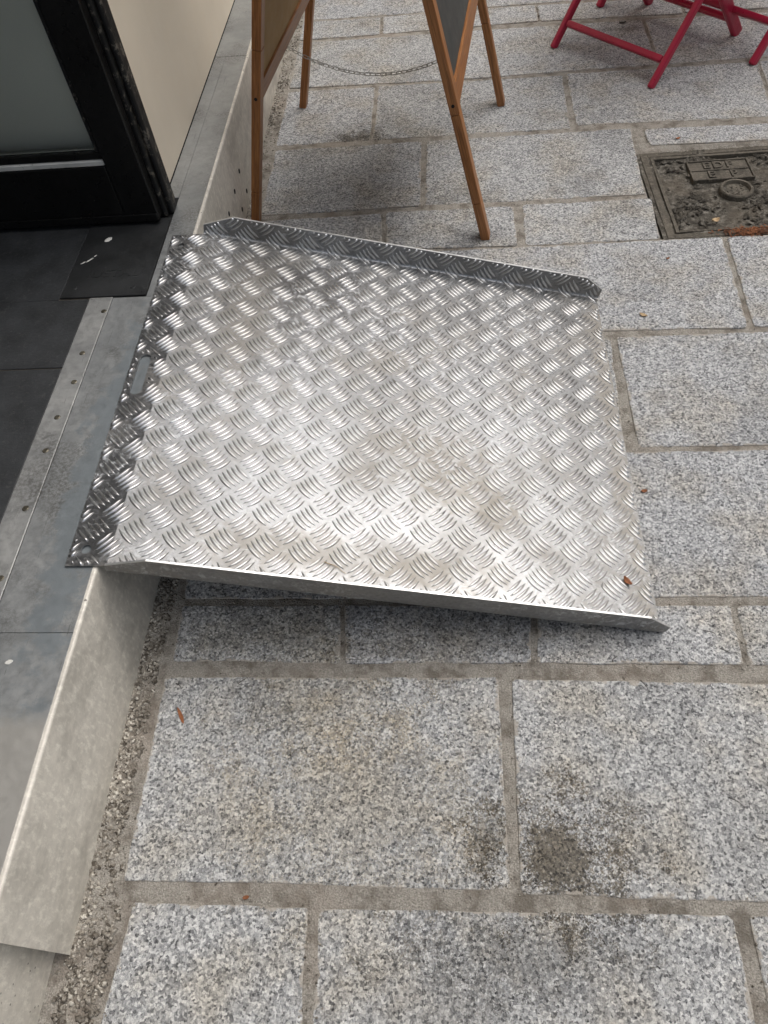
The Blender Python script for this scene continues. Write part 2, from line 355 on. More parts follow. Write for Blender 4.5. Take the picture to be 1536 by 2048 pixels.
# ================================================================== PAVEMENT
STONES = {
'0a':[(-0.5190,0.1407),(-0.2321,0.1404),(-0.2250,-0.0703),(-0.5365,-0.0827)],
'0b':[(-0.2161,0.1401),(0.4182,0.1476),(0.4203,-0.0448),(-0.2106,-0.0698)],
'0c':[(0.4406,0.1469),(0.8660,0.1521),(0.8727,-0.0268),(0.4408,-0.0440)],
'1a':[(-0.5463,0.5237),(0.0858,0.5254),(0.0877,0.1719),(-0.5433,0.1715)],
'1b':[(0.1101,0.5216),(0.6149,0.5138),(0.5846,0.1648),(0.1021,0.1673)],
'1c':[(0.6268,0.5139),(1.0645,0.5092),(1.0605,0.1651),(0.5959,0.1644)],
'2a':[(-0.5429,0.6767),(-0.2186,0.6757),(-0.2080,0.5526),(-0.5404,0.5574)],
'2b':[(-0.2105,0.6756),(0.1570,0.6721),(0.1470,0.5529),(-0.2004,0.5526)],
'2c':[(0.1685,0.6720),(0.5301,0.6697),(0.5277,0.5495),(0.1588,0.5519)],
'2d':[(0.5411,0.6696),(0.9662,0.6678),(0.9677,0.5463),(0.5382,0.5495)],
'3a':[(-0.5664,1.0771),(-0.1535,1.0635),(-0.1440,0.6897),(-0.5427,0.6915)],
'3b':[(-0.1420,1.0631),(0.3367,1.0484),(0.3020,0.6885),(-0.1330,0.6896)],
'3c':[(0.3487,1.0494),(0.8624,1.0446),(0.8152,0.6878),(0.3134,0.6884)],
'4a':[(-0.5643,1.4445),(-0.1162,1.4280),(-0.1057,1.0767),(-0.5688,1.0914)],
'4b':[(-0.1008,1.4272),(0.4091,1.4142),(0.3932,1.0652),(-0.0920,1.0763)],
'4c':[(0.4229,1.4171),(0.8613,1.4179),(0.8314,1.0610),(0.4229,1.0614)],
'4d':[(0.8750,1.4171),(1.3140,1.4097),(1.2864,1.0544),(0.8467,1.0605)],
'5a':[(-0.5555,1.8133),(-0.1677,1.7976),(-0.1687,1.4533),(-0.5640,1.4597)],
'5b':[(-0.1563,1.7968),(0.7595,1.7949),(0.7441,1.4335),(-0.1557,1.4526)],
'5c':[(0.7717,1.7961),(1.2824,1.7897),(1.2677,1.4336),(0.7574,1.4346)],
'6a':[(-0.5497,1.9829),(-0.1850,1.9892),(-0.1754,1.8120),(-0.5463,1.8219)],
'6b':[(-0.1716,1.9930),(0.2056,1.9921),(0.2062,1.8029),(-0.1654,1.8112)],
'6c':[(0.2322,1.9972),(0.6042,1.9954),(0.5960,1.8032),(0.2284,1.8034)],
'7a':[(-0.5540,2.3770),(-0.0676,2.3779),(-0.0682,2.0169),(-0.5603,2.0100)],
'7b':[(-0.0512,2.3822),(0.6029,2.3796),(0.5912,2.0170),(-0.0546,2.0182)],
'7c':[(0.6418,2.3689),(1.2662,2.3571),(1.2691,2.2633),(0.6449,2.2740)],
'8a':[(-0.5551,2.7689),(-0.2377,2.7626),(-0.2392,2.4067),(-0.5592,2.4054)],
'8b':[(-0.2251,2.7645),(0.4262,2.7576),(0.4164,2.4047),(-0.2291,2.4055)],
'8c':[(0.4389,2.7631),(1.0837,2.7603),(1.0505,2.4018),(0.4374,2.4208)],
'8d':[(1.0925,2.7626),(1.7029,2.7392),(1.7068,2.4015),(1.0630,2.4033)],
'9a':[(-0.5555,3.1518),(0.0279,3.1524),(0.0407,2.7753),(-0.5542,2.7945)],
'9b':[(0.0375,3.1508),(0.7582,3.1418),(0.7571,2.7901),(0.0496,2.7741)],
'9c':[(0.7707,3.1397),(1.3959,3.1207),(1.4002,2.7928),(0.7654,2.7889)],
'10a':[(-0.5580,3.3378),(-0.2396,3.3296),(-0.2358,3.1780),(-0.5566,3.1820)],
'10b':[(-0.2296,3.3324),(0.3764,3.3320),(0.3806,3.1929),(-0.2260,3.1808)],
'10c':[(0.3841,3.3306),(0.9214,3.3114),(0.9148,3.1663),(0.3881,3.1916)],
'10d':[(0.9314,3.3141),(1.7376,3.3041),(1.7380,3.1532),(0.9245,3.1689)],
'11a':[(-0.5685,3.8800),(-0.0356,3.8493),(-0.0278,3.3481),(-0.5556,3.3558)],
'11b':[(-0.0267,3.8475),(0.6707,3.8227),(0.6414,3.3533),(-0.0198,3.3467)],
'11c':[(0.6810,3.8205),(1.4274,3.7900),(1.3838,3.3352),(0.6509,3.3516)],
}
# the pavement goes on beyond the frame in the same courses
ROWS = [('0', 0.88, (-.03, .15)), ('1', 1.075, (.165, .51)), ('2', .98, (.547, .667)), ('3', .874, (.688, 1.044)), ('4', 1.327, (1.055, 1.41)), ('5', 1.294, (1.434, 1.79)), ('7', 1.39, (1.82, 2.36)),
        ('8', 1.716, (2.40, 2.74)), ('9', 1.41, (2.79, 3.12)), ('10', 1.75, (3.153, 3.30)), ('11', 1.42, (3.335, 3.80)),
        ('12', -.56, (3.88, 4.22)), ('13', -.56, (4.24, 4.62)), ('14', -.56, (4.64, 4.84)), ('15', -.56, (4.86, 5.25)), ('-1', -.53, (-.45, -.10)), ('-2', -.53, (-.66, -.47)), ('-3', -.53, (-1.05, -.68))]
for k, x0, (ya, yb) in ROWS:
    x = x0; j = 0
    while x < 2.9:
        L = random.uniform(.42, .72)
        STONES['%s_%d' % (k, j)] = [(x, yb), (x+L, yb), (x+L, ya), (x, ya)]
        x += L+.012; j += 1

ground = box('ground', (-60, 60, -60, 60, -.30, -.12), 'asphalt'); tag(ground, kind='structure')
pav = empty('pavement', (0, 0, 0), None, None, kind='structure')
# mortar bed: one sheet, gently uneven
bm = bmesh.new(); NX, NY = 150, 260
X0, X1, Y0, Y1 = -.75, 3.2, -1.1, 5.4
vv = []
for j in range(NY+1):
    for i in range(NX+1):
        x = X0+(X1-X0)*i/NX; y = Y0+(Y1-Y0)*j/NY
        z = -.0020+.0022*noise.noise(Vector((x*9, y*9, 1)))+.0012*noise.noise(Vector((x*40, y*40, 4)))
        if x < -.555: z += .001
        if .612 < x < 1.347 and 1.80+(x-.612)*.025 < y < 2.224+(x-.612)*.025: z = -.03
        vv.append(bm.verts.new((x, y, z)))
for j in range(NY):
    for i in range(NX):
        a = j*(NX+1)+i; bm.faces.new((vv[a], vv[a+1], vv[a+NX+2], vv[a+NX+1]))
from_bm('mortar_bed', bm, 'mortar', pav, True)
box('pavement_body', (X0, X1, Y0, Y1, -.119, -.032), 'mortar', pav)

def stone(q, seed):
    rnd = random.Random(seed)
    q = [Vector((a, b)) for a, b in q]                    # TL TR BR BL
    cen = sum(q, Vector((0, 0)))/4
    pts = []
    rc = rnd.uniform(.002, .008)
    for i in range(4):
        a, b = q[i], q[(i+1) % 4]; L = (b-a).length; n = max(8, int(L/.02))
        d = (b-a)/L; nr = Vector((-d.y, d.x))
        for k in range(n):
            s = rc+(L-2*rc)*k/(n-1)
            wv = .0022*noise.noise(Vector((s*14+seed*3.1, i*7.7, seed)))+.0012*noise.noise(Vector((s*60+seed, i*3.3, 2)))
            pts.append(a+d*s+nr*wv)
    N = len(pts)
    def ring(ins, z, e):
        out = []
        for p_ in pts:
            dv = cen-p_; dl = dv.length
            # inset measured towards the middle along both axes
            t_ = Vector((dv.x/max(dl, .01), dv.y/max(dl, .01)))
            out.append((p_+t_*ins, z, e))
        return out
    rings = [ring(0, -.03, 1), ring(0, -.004, 1), ring(.0008, -.0010, 1), ring(.0026, 0, .9), ring(.014, .0003, .45), ring(.035, .0004, 0)]
    me = bpy.data.meshes.new('paving_stone'); V = []; E = []; F = []
    tilt = (rnd.uniform(-.0016, .0016), rnd.uniform(-.0016, .0016)); dz = rnd.uniform(-.0004, .0014)
    for rg in rings:
        for p_, z, e in rg:
            V.append((p_.x, p_.y, z+dz+tilt[0]*(p_.x-cen.x)*2+tilt[1]*(p_.y-cen.y)*2)); E.append(e)
    for r in range(len(rings)-1):
        for k in range(N):
            k2 = (k+1) % N
            F.append((r*N+k, (r+1)*N+k, (r+1)*N+k2, r*N+k2))
    F.append(tuple((len(rings)-1)*N+k for k in range(N))[::-1])
    me.from_pydata(V, [], F)
    bm_ = bmesh.new(); bm_.from_mesh(me); bmesh.ops.recalc_face_normals(bm_, faces=bm_.faces); bm_.to_mesh(me); bm_.free()
    at = me.attributes.new('edge', 'FLOAT', 'POINT')
    for i, e in enumerate(E): at.data[i].value = e
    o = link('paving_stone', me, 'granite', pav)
    return o
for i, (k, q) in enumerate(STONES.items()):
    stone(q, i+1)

# coarse aggregate strip along the step: loose to half-set pebbles
V = []; F = []
base = [(1, 0, 0), (0, 1, 0), (-1, 0, 0), (0, -1, 0), (.1, .1, .75), (0, 0, -.6)]
tri = [(0, 1, 4), (1, 2, 4), (2, 3, 4), (3, 0, 4), (1, 0, 5), (2, 1, 5), (3, 2, 5), (0, 3, 5)]
rg = random.Random(11)
for k in range(9000):
    y = rg.uniform(-.4, 3.6) if k % 3 else rg.uniform(-.25, .95)
    xe = -.556 if y > .2 else -.532
    x = rg.uniform(-.606, xe-.006)
    if rg.random() < .25: x = rg.gauss(-.598, .006)
    s = rg.choice((.0016, .0024, .003, .004, .0052, .007))*rg.uniform(.8, 1.25)*(.85 if y < 1 else .7)
    a = rg.uniform(0, 6.28); ca, sa = math.cos(a)*s, math.sin(a)*s; e = rg.uniform(.6, 1.1); zz = -.0022+s*.15+rg.uniform(-.001, .001)
    b0 = len(V)
    for vx, vy, vz in base:
        jx = vx+rg.uniform(-.25, .25); jy = (vy+rg.uniform(-.25, .25))*e
        V.append((x+jx*ca-jy*sa, y+jx*sa+jy*ca, zz+vz*s))
    F += [(b0+i_, b0+j_, b0+k_) for i_, j_, k_ in tri]
jq = [q for q in STONES.values() if max(p_[1] for p_ in q) < 3.9 and q[0][0] < 1.6]
for k in range(7000):
    q = rg.choice(jq); i0 = rg.randrange(4); a, b = q[i0], q[(i0+1) % 4]; u = rg.random()
    x = a[0]+(b[0]-a[0])*u+rg.gauss(0, .006); y = a[1]+(b[1]-a[1])*u+rg.gauss(0, .006)
    if .6 < x < 1.35 and 1.79 < y < 2.25: continue
    s = rg.choice((.0008, .001, .0013, .0018, .0025))*rg.uniform(.8, 1.2); an_ = rg.uniform(0, 6.28); ca, sa = math.cos(an_)*s, math.sin(an_)*s; b0 = len(V)
    for vx, vy, vz in base: V.append((x+vx*ca-vy*sa*.8, y+vx*sa+vy*ca*.8, .0004+vz*s))
    F += [(b0+i_, b0+j_, b0+k_) for i_, j_, k_ in tri]
me = bpy.data.meshes.new('gravel'); me.from_pydata(V, [], F)
gv = link('gravel', me, 'gravel', pav, True); gv['kind'] = 'stuff'

# ================================================================== SHOP BUILDING
shop = empty('shop_building', (-.715, 1.7, 0), 'cream shopfront with black glazed door above the metal step', 'building')
SO = Vector((-.715, 1.7, 0))
def sbox(name, b, mat, parent=shop, bev=0.0, seg=1, off=SO):
    return box(name, b, mat, parent, bev, seg, off)
sbox('wall', (-1.0, -.715, 1.70, 14, .2505, 3.2), 'cream', bev=.002)
sbox('wall', (-1.0, -.715, -6, -1.9, .2505, 3.2), 'cream')
sbox('lintel', (-1.0, -.715, -1.897, 1.697, 3.08, 3.2), 'cream')
sbox('upper_wall', (-1.0, -.70, -6, 14, 3.203, 9.0), 'stucco')
sbox('ceiling', (-5, -1.003, -6, 6, 3.2, 3.3), 'indoor')
sbox('interior_wall', (-5.1, -5.002, -6, 6, .25, 3.198), 'indoor')
sbox('interior_wall', (-5, -1.003, 4, 4.1, .25, 3.198), 'indoor')
sbox('interior_wall', (-5, -1.003, -4, -3.9, .25, 3.198), 'indoor')
# upper windows of the facade (seen only mirrored in the ramp)
for k in range(5):
    y = -1.5+k*2.6
    wd = sbox('window', (-.80, -.688, y-.5, y+.5, 4.2, 6.0), 'black', bev=.005)
    sbox('pane', (-.69, -.684, y-.43, y+.43, 4.28, 5.92), 'partition', wd)
# three unseen houses, added to shape the light and fill the ramp's reflection
def house(name, b, label, mat, face, nwin, floors, sill):
    x0, x1, y0, y1, h = b; o0 = Vector(((x0+x1)/2, (y0+y1)/2, 0))
    e = empty(name, o0, label, 'building')
    box('wall', (x0, x1, y0, y1, -.11, h), mat, e, off=o0)
    box('cornice', (x0-.25, x1+.25, y0-.25, y1+.25, h+.002, h+.35), mat, e, .05, 1, o0)
    for fl_ in range(floors):
        z = sill+fl_*3.1
        for k in range(nwin):
            u = (k+.5)/nwin
            if face == 'x': c = (x0, y0+(y1-y0)*u); bb = (c[0]-.05, c[0]+.1, c[1]-.5, c[1]+.5); pp = (c[0]-.06, c[0]-.0505, c[1]-.42, c[1]+.42)
            else: c = (x0+(x1-x0)*u, y0); bb = (c[0]-.5, c[0]+.5, y0-.05, y0+.1); pp = (c[0]-.42, c[0]+.42, y0-.06, y0-.0505)
            wd_ = box('window', (*bb, z, z+1.9), 'bead', e, off=o0); box('pane', (*pp, z+.08, z+1.82), 'black', wd_, off=o0)
    return e
house('unseen_neighbour_house', (-6, .15, 6.2, 18, 15), 'tall stone house added out of view along the pavement for the ramp to mirror', 'stone', 'y', 4, 4, 3.4)
house('unseen_street_house', (8.5, 18, -8, 26, 9.5), 'lower stone house added out of view across the street to shape the light', 'stone', 'x', 10, 3, 1.2)
house('unseen_corner_house', (1.6, 8.0, 13.5, 24, 13.0), 'stone house added out of view at the street end to shape the light', 'stone', 'y', 4, 4, 1.2)
# worn black door surround
fr = sbox('door_frame', (-.786, -.700, 1.640, 1.712, .252, 2.34), 'black', bev=.002)
sbox('moulding', (-.699, -.688, 1.638, 1.699, .252, 2.34), 'blackworn', fr, .003, 2)
sbox('moulding', (-.687, -.674, 1.650, 1.690, .252, 2.34), 'blackworn', fr, .004, 2)
sbox('moulding', (-.7145, -.690, 1.7005, 1.722, .252, 2.34), 'blackworn', fr, .003, 2)
# door leaf, open inwards at a right angle to the facade
door = sbox('door', (-.783, -.700, 1.610, 1.6385, .262, 2.30), 'black', bev=.0025, seg=2)      # hinge stile
door['label'] = 'black door leaf with a wide bottom rail and grey glass'
sbox('bottom_rail', (-1.62, -.7845, 1.6115, 1.650, .262, .405), 'black', door, .003, 2)
sbox('lower_ledge', (-1.62, -.702, 1.6065, 1.6113, .262, .281), 'black', door, .0015)
sbox('bead', (-1.62, -.7845, 1.6135, 1.636, .4055, .418), 'bead', door, .002)
sbox('bead', (-1.62, -.7845, 1.6185, 1.640, .4185, .436), 'black', door, .002)  # black strip painted in for the rail's dark reflection in the glass
sbox('bead', (-.7955, -.784, 1.6165, 1.636, .4365, 2.2), 'blackworn', door, .003)
sbox('glass_pane', (-1.62, -.7960, 1.631, 1.636, .4365, 2.2), 'glass', door)
sbox('top_rail', (-1.62, -.7845, 1.6115, 1.650, 2.202, 2.30), 'black', door)
sbox('stile', (-1.72, -1.622, 1.610, 1.650, .262, 2.30), 'black', door)
sbox('partition', (-1.9, -.80, 1.690, 1.72, .2515, 2.4), 'partition')
# indoor floor
fl = empty('shop_floor', (-.9, 1.1, .25), None, None, kind='structure')
FO = Vector((-.9, 1.1, .25))
box('floor_bed', (-5, -.812, -3.9, 4, .02, .2462), 'grout', fl, off=FO)
ys = [(-1.75, -1.067), (-1.064, -.381), (-.378, .425), (.4285, 1.1115), (1.1145, 1.80), (1.803, 2.6)]
for (a, b) in ys:
    for (xa, xb) in ((-1.496, -.8125), (-2.2, -1.499), (-2.9, -2.203)):
        if b > 1.3 and a < 1.5 and xb > -.9:      # cut back around the cover plate
            box('floor_tile', (xa, -.8125, a, 1.335, .2464, .2496), 'tile', fl, .0012, off=FO)
            box('floor_tile', (xa, -.8865, 1.3355, b, .2464, .2494), 'tile', fl, .0012, off=FO)
        else:
            box('floor_tile', (xa, xb, a, b, .2464, .2496), 'tile', fl, .0012, off=FO)

# ================================================================== ENTRANCE STEP
step = empty('entrance_step', (-.61, 1.0, 0), 'raised doorway step clad in dull grey sheet metal', 'step'); TO = Vector((-.61, 1.0, 0))
box('core', (-.808, -.632, -2.5, 7, -.11, .2475), 'dark', step, off=TO)
def sheet(y0, y1, xf, name='face_sheet', zt=.2500, ret=.008):
    bm_ = bmesh.new(); th = .0022; prof = []
    r = .005
    prof.append((xf, -.05)); prof.append((xf, zt-r))
    for k in range(1, 6):
        a = math.pi/2*k/5; prof.append((xf-r+r*math.cos(a), zt-r+r*math.sin(a)))
    prof.append((xf-ret, zt)); prof.append((xf-ret, zt-th)); prof.append((xf-th-r*.6, zt-th)); prof.append((xf-th, zt-r-th)); prof.append((xf-th, -.05))
    n = max(2, int((y1-y0)/.05))
    rows = []
    for j in range(n+1):
        y = y0+(y1-y0)*j/n
        wv = .0009*noise.noise(Vector((y*5, xf, 0)))
        rows.append([bm_.verts.new((x+wv*(1 if z < .24 else .4), y, z)) for x, z in prof])
    for j in range(n):
        for k in range(len(prof)):
            k2 = (k+1) % len(prof); bm_.faces.new((rows[j][k], rows[j][k2], rows[j+1][k2], rows[j+1][k]))
    bm_.faces.new(rows[0]); bm_.faces.new(rows[-1][::-1])
    o = from_bm(name, bm_, 'zinc_face', step, True, TO)
    o.modifiers.new('e', 'EDGE_SPLIT').split_angle = math.radians(40)
    return o
sheet(.0645, 2.492, -.603); sheet(2.495, 7, -.6045); sheet(-2.5, .083, -.6285, zt=.2465, ret=.008)
def tsheet(x0, x1, y0, y1, z=.2497, mat='zinc_top'):
    return box('top_sheet', (x0, x1, y0, y1, z-.002, z), mat, step, .0006, off=TO)
tsheet(-.7560, -.6113, .499, 1.3355); tsheet(-.678, -.6113, 1.3365, 2.491); tsheet(-.7135, -.6785, 1.724, 2.491)
tsheet(-.7135, -.6128, 2.4935, 7, .2497)
tsheet(-.8105, -.6113, .0655, .498, .2502)
tsheet(-.8105, -.6370, -2.5, .0625, .2462)
th = box('threshold_strip', (-.8105, -.7565, .4995, 1.3365, .2482, .2515), 'thresh', step, .0012, 2, TO)
for (x, y) in [(-.765, 1.288), (-.778, 1.154), (-.772, 1.068), (-.779, .970), (-.777, .884), (-.773, .747), (-.770, .60)]:
    bm = bmesh.new(); cyl(bm, (x, y, .2522), .0066, .0016, 16, .0048)
    s_ = from_bm('screw', bm, 'screw', th, False, TO)
    bm = bmesh.new(); bm_box(bm, -.004, .004, -.0006, .0006, -.0002, .0002, mtx=Matrix.Translation((x, y, .2529)) @ Matrix.Rotation(y*17, 4, 'Z'))
    from_bm('slot', bm, 'dark', s_, False, TO) if False else bm.free()
for (u, z) in [(2.058, .119), (1.961, .114), (2.084, .039), (1.988, .039), (1.853, .113)]:
    bm = bmesh.new(); cyl(bm, (0, 0, 0), .0068, .0024, 14, None, Matrix.Translation((-.6026, u, z)) @ Matrix.Rotation(math.pi/2, 4, 'Y'))
    from_bm('vent_hole', bm, 'dark', step, False, TO)

# floor spring cover plate
cp = empty('floor_cover_plate', (-.78, 1.48, .25), 'scratched dark metal cover plate screwed down below the black door', 'cover plate'); PO = Vector((-.78, 1.48, .25))
box('plate', (-.884, -.6792, 1.339, 1.634, .2487, .2528), 'cover', cp, .0008, off=PO)
for (x, y, r) in [(-.857, 1.372, .0062), (-.716, 1.368, .0062), (-.690, 1.350, .003)]:
    bm = bmesh.new(); cyl(bm, (x, y, .2531), r, .0010, 16, r*.85); from_bm('screw', bm, 'cover', cp, False, PO)
def text(name, body, size, loc, rotz, mat, parent, base, depth=.0006, sx=1.0, align='CENTER'):
    cu = bpy.data.curves.new(name, 'FONT'); cu.body = body; cu.size = size; cu.extrude = depth; cu.align_x = align; cu.align_y = 'CENTER'; cu.offset = 0.0006*size/.03
    to = bpy.data.objects.new('tmp', cu); C.objects.link(to)
    dg = bpy.context.evaluated_depsgraph_get(); me_ = bpy.data.meshes.new_from_object(to.evaluated_get(dg))
    bpy.data.objects.remove(to)
    me_.transform(Matrix.Translation(Vector(loc)-Vector(base)) @ Matrix.Rotation(rotz, 4, 'Z') @ Matrix.Diagonal((sx, 1, 1, 1)))
    me_.materials.clear(); return link(name, me_, mat, parent)
text('lettering', 'IUSTAU', .036, (-.772, 1.420, .2530), 0, 'cover', cp, PO, .0005, 1.1)

# ================================================================== RAMP
rp = empty('wheelchair_ramp', (-.1, 1.09, 0), 'aluminium five-bar tread plate ramp leaning from pavement onto step', 'ramp'); RO = Vector((-.1, 1.09, 0))
XB, ZB, XR, ZR = -.585, .2548, .392, .0052
SLV = Vector((XR-XB, 0, ZR-ZB)); SL = SLV.length; SLV.normalize(); NRM = Vector((-SLV.z, 0, SLV.x))
YN, YF = .6130, 1.5610; YL0, YL1 = .6215, 1.5545; LIP = .0745; FR = .006; LEAN = math.radians(1); FH = .054
def fold(s, y, h=0.0):
    """flat sheet -> bent ramp. s along the slope from the bend, y across, h above the top face"""
    def across(yy):
        # returns (lateral y, height along normal, normal dir (dy,dn)) following the flange folds
        A = math.pi/2-LEAN
        if s < .0: return yy, 0.0, (0, 1)
        if yy > YF-FR:
            d = yy-(YF-FR); a = min(A, d/FR); y1 = YF-FR+FR*math.sin(a); n1 = FR-FR*math.cos(a)
            ex = max(0, d-FR*A); return y1+ex*math.cos(A), n1+ex*math.sin(A), (-math.sin(a), math.cos(a))
        if yy < YN+FR:
            d = (YN+FR)-yy; a = min(A, d/FR); y1 = YN+FR-FR*math.sin(a); n1 = FR-FR*math.cos(a)
            ex = max(0, d-FR*A); return y1-ex*math.cos(A), n1+ex*math.sin(A), (math.sin(a), math.cos(a))
        return yy, 0.0, (0, 1)
    yy, nh, (dy, dn) = across(y)
    yy += dy*h; nh += dn*h
    if s < 0: return Vector((XB+s, yy, ZB+nh))
    return Vector((XB, yy, ZB))+SLV*s+NRM*nh
# plate: lip with slot and bolt holes, then the sloping face
bm = bmesh.new()
def loop(bm, pts):
    vs_ = [bm.verts.new((a, b, 0)) for a, b in pts]
    return [bm.edges.new((vs_[i], vs_[(i+1) % len(vs_)])) for i in range(len(vs_))], vs_
oe, ov = loop(bm, [(-LIP, YL0), (0, YL0), (0, YL1), (-LIP, YL1)])
SLOT = (-.0455, 1.0815, .0125, .0575)
HOLES = [(-.045, 1.513, .0080), (-.0455, .655, .0092)]
sp = []
for k in range(9): a = math.pi*k/8; sp.append((SLOT[0]+SLOT[2]*math.cos(a), SLOT[1]+SLOT[3]-SLOT[2]+SLOT[2]*math.sin(a)))
for k in range(9): a = math.pi+math.pi*k/8; sp.append((SLOT[0]+SLOT[2]*math.cos(a), SLOT[1]-SLOT[3]+SLOT[2]+SLOT[2]*math.sin(a)))
es = oe+loop(bm, sp)[0]
for hx, hy, hr in HOLES: es += loop(bm, [(hx+hr*math.cos(-k*math.pi/8), hy+hr*math.sin(-k*math.pi/8)) for k in range(16)])[0]
bmesh.ops.triangle_fill(bm, use_beauty=True, use_dissolve=False, edges=es)
nr_ = bm.verts.new((SL, YN+FR, 0)); fr_ = bm.verts.new((SL, YF-FR, 0)); nl_ = bm.verts.new((1e-5, YN+FR, 0)); fl_ = bm.verts.new((1e-5, YF-FR, 0))
bm.faces.new((nl_, nr_, fr_, fl_))
for v in bm.verts: v.co = fold(v.co.x, v.co.y)
for f in bm.faces:
    if f.normal.z < 0: f.normal_flip()
bmesh.ops.translate(bm, verts=bm.verts, vec=-RO)
bm.normal_update()
for f in bm.faces:
    if f.normal.z < 0: f.normal_flip()
me = bpy.data.meshes.new('plate'); bm.to_mesh(me); bm.free()
pl = link('plate', me, 'tread', rp); md = pl.modifiers.new('t', 'SOLIDIFY'); md.thickness = .003; md.offset = -1
# side flanges
def flange(side):
    bm_ = bmesh.new(); A = math.pi/2-LEAN
    def yat(d): return YF-FR+d if side > 0 else YN+FR-d
    def top(s):
        if s < .073: return .022+(FH-.022)*(s-.003)/.07
        if s > .962: return FH-(FH-.027)*(s-.962)/(1.0125-.962)
        return FH
    ss = [.003]+[.073]+[.073+(.962-.073)*k/30 for k in range(1, 31)]+[1.0125]
    ds = [0, .25, .5, .75, 1.0]
    cols = []
    for s in ss:
        col = [bm_.verts.new(fold(s, yat(FR*A*d))) for d in ds]
        H = top(s)
        for q_ in (.33, .66, 1.0):
            v = bm_.verts.new(fold(s, yat(FR*A+(H-FR)*q_)))
            col.append(v)
        cols.append(col)
    for a, b in zip(cols[:-1], cols[1:]):
        for k in range(len(a)-1):
            f = bm_.faces.new((a[k], b[k], b[k+1], a[k+1])) if side > 0 else bm_.faces.new((a[k+1], b[k+1], b[k], a[k]))
    bmesh.ops.translate(bm_, verts=bm_.verts, vec=-RO)
    me_ = bpy.data.meshes.new('side_flange'); bm_.to_mesh(me_); bm_.free()
    o = link('side_flange', me_, 'tread', rp, True)
    m_ = o.modifiers.new('t', 'SOLIDIFY'); m_.thickness = .003; m_.offset = -1
    o.modifiers.new('e', 'EDGE_SPLIT').split_angle = math.radians(35)
    return o
flange(1); flange(-1)
def flange_rim(side):
    A = math.pi/2-LEAN; bm_ = bmesh.new(); rows = []
    pts_ = [(.003, .0015), (.003, .022), (.073, FH)]+[(.073+(.962-.073)*k/30, FH) for k in range(1, 31)]+[(1.0125, .027), (1.0125, .0015)]
    for i_, (s_, H_) in enumerate(pts_):
        d_ = max(0.0, FR*A+H_-FR); yy = YF-FR+d_ if side > 0 else YN+FR-d_
        c_ = fold(s_, yy); e_ = .0004
        o1 = Vector((0, -.0003*side, 0)); o2 = Vector((0, .0033*side, 0))
        ds_ = SLV*(-e_ if i_ < 2 else (e_ if i_ >= len(pts_)-2 else 0)); up_ = NRM*e_ if 0 < i_ < len(pts_)-1 else Vector((0, 0, 0))
        w1 = .0005*noise.noise(Vector((s_*40, side, 1)))
        rows.append([bm_.verts.new(c_+o1-RO-up_*3+ds_), bm_.verts.new(c_+o1-RO+up_+ds_), bm_.verts.new(c_+o2-RO+up_+ds_+Vector((0, w1, 0))), bm_.verts.new(c_+o2-RO-up_*3+ds_)])
    for a, b in zip(rows[:-1], rows[1:]):
        for k in range(4): bm_.faces.new((a[k], b[k], b[(k+1) % 4], a[(k+1) % 4]))
    from_bm('flange_rim', bm_, 'cutedge', rp)
flange_rim(1); flange_rim(-1)
# raised bars
PS, PY, S0, Y0r = .07485, .0727, -.006, .660
BL, BW, BH, BP, SAG = .0462, .0034, .0030, .0101, .0020
NSEC = 7; CR = [(-1, -.1), (-.66, .74), (0, 1.0), (.66, .74), (1, -.1)]
def bar_sections(orient, k):
    """sections of one bar in group coordinates: list of (centre, half width, height)"""
    off = (k-2)*BP; L = BL*(1 - .06*abs(k-2)/2)
    if orient == 0: d = Vector((1, 1)).normalized(); n = Vector((1, -1)).normalized()
    else: d = Vector((1, -1)).normalized(); n = Vector((-1, -1)).normalized()
    out = []
    for i in range(NSEC):
        u = -1+2*i/(NSEC-1); w_ = max(.02, (1-abs(u)**2.0)**.9)
        c = d*(u*L/2)+n*(off+SAG*(1-u*u)-SAG*.6)
        out.append((c, n, BW*w_, BH*(max(0.0, 1-abs(u)**3))**.6+.00002))
    return out
def cluster_mesh(orient, mapper, keep):
    V_ = []; F_ = []
    for k in range(5):
        run = []
        for c, n, hw, hh in bar_sections(orient, k):
            if not keep(c):
                if len(run) > 1: emit(run, V_, F_)
                run = []; continue
            run.append([mapper(c+n*hw*a, hh*b) for a, b in CR])
        if len(run) > 1: emit(run, V_, F_)
    return V_, F_
def emit(run, V_, F_):
    b0 = len(V_)
    for r_ in run: V_ += [tuple(p_) for p_ in r_]
    m_ = len(CR)
    for i in range(len(run)-1):
        for j in range(m_-1):
            a = b0+i*m_+j; F_.append((a, a+1, a+m_+1, a+m_))
    F_.append(tuple(b0+j for j in range(m_))); F_.append(tuple(b0+(len(run)-1)*m_+j for j in range(m_))[::-1])
def fix(V_, F_, name):
    me_ = bpy.data.meshes.new(name); me_.from_pydata(V_, [], F_)
    b_ = bmesh.new(); b_.from_mesh(me_); bmesh.ops.recalc_face_normals(b_, faces=b_.faces); b_.to_mesh(me_); b_.free()
    for f in me_.polygons: f.use_smooth = True
    me_.materials.append(M['bar']); return me_
flat = [fix(*cluster_mesh(o, lambda p_, h: (p_.x, p_.y, h), lambda c: True), 'tread_bars') for o in (0, 1)]
cells = []
for o in (0, 1):
    for i in range(-2, 15):
        for j in range(-2, 15):
            s = S0+PS*(i+.5*o); y = Y0r+PY*(j+.5*o); cells.append((o, s, y))
slope_m = Matrix.Identity(4)
for i in range(3): slope_m[i][0] = SLV[i]; slope_m[i][1] = (0, 1, 0)[i]; slope_m[i][2] = NRM[i]
ext = .028
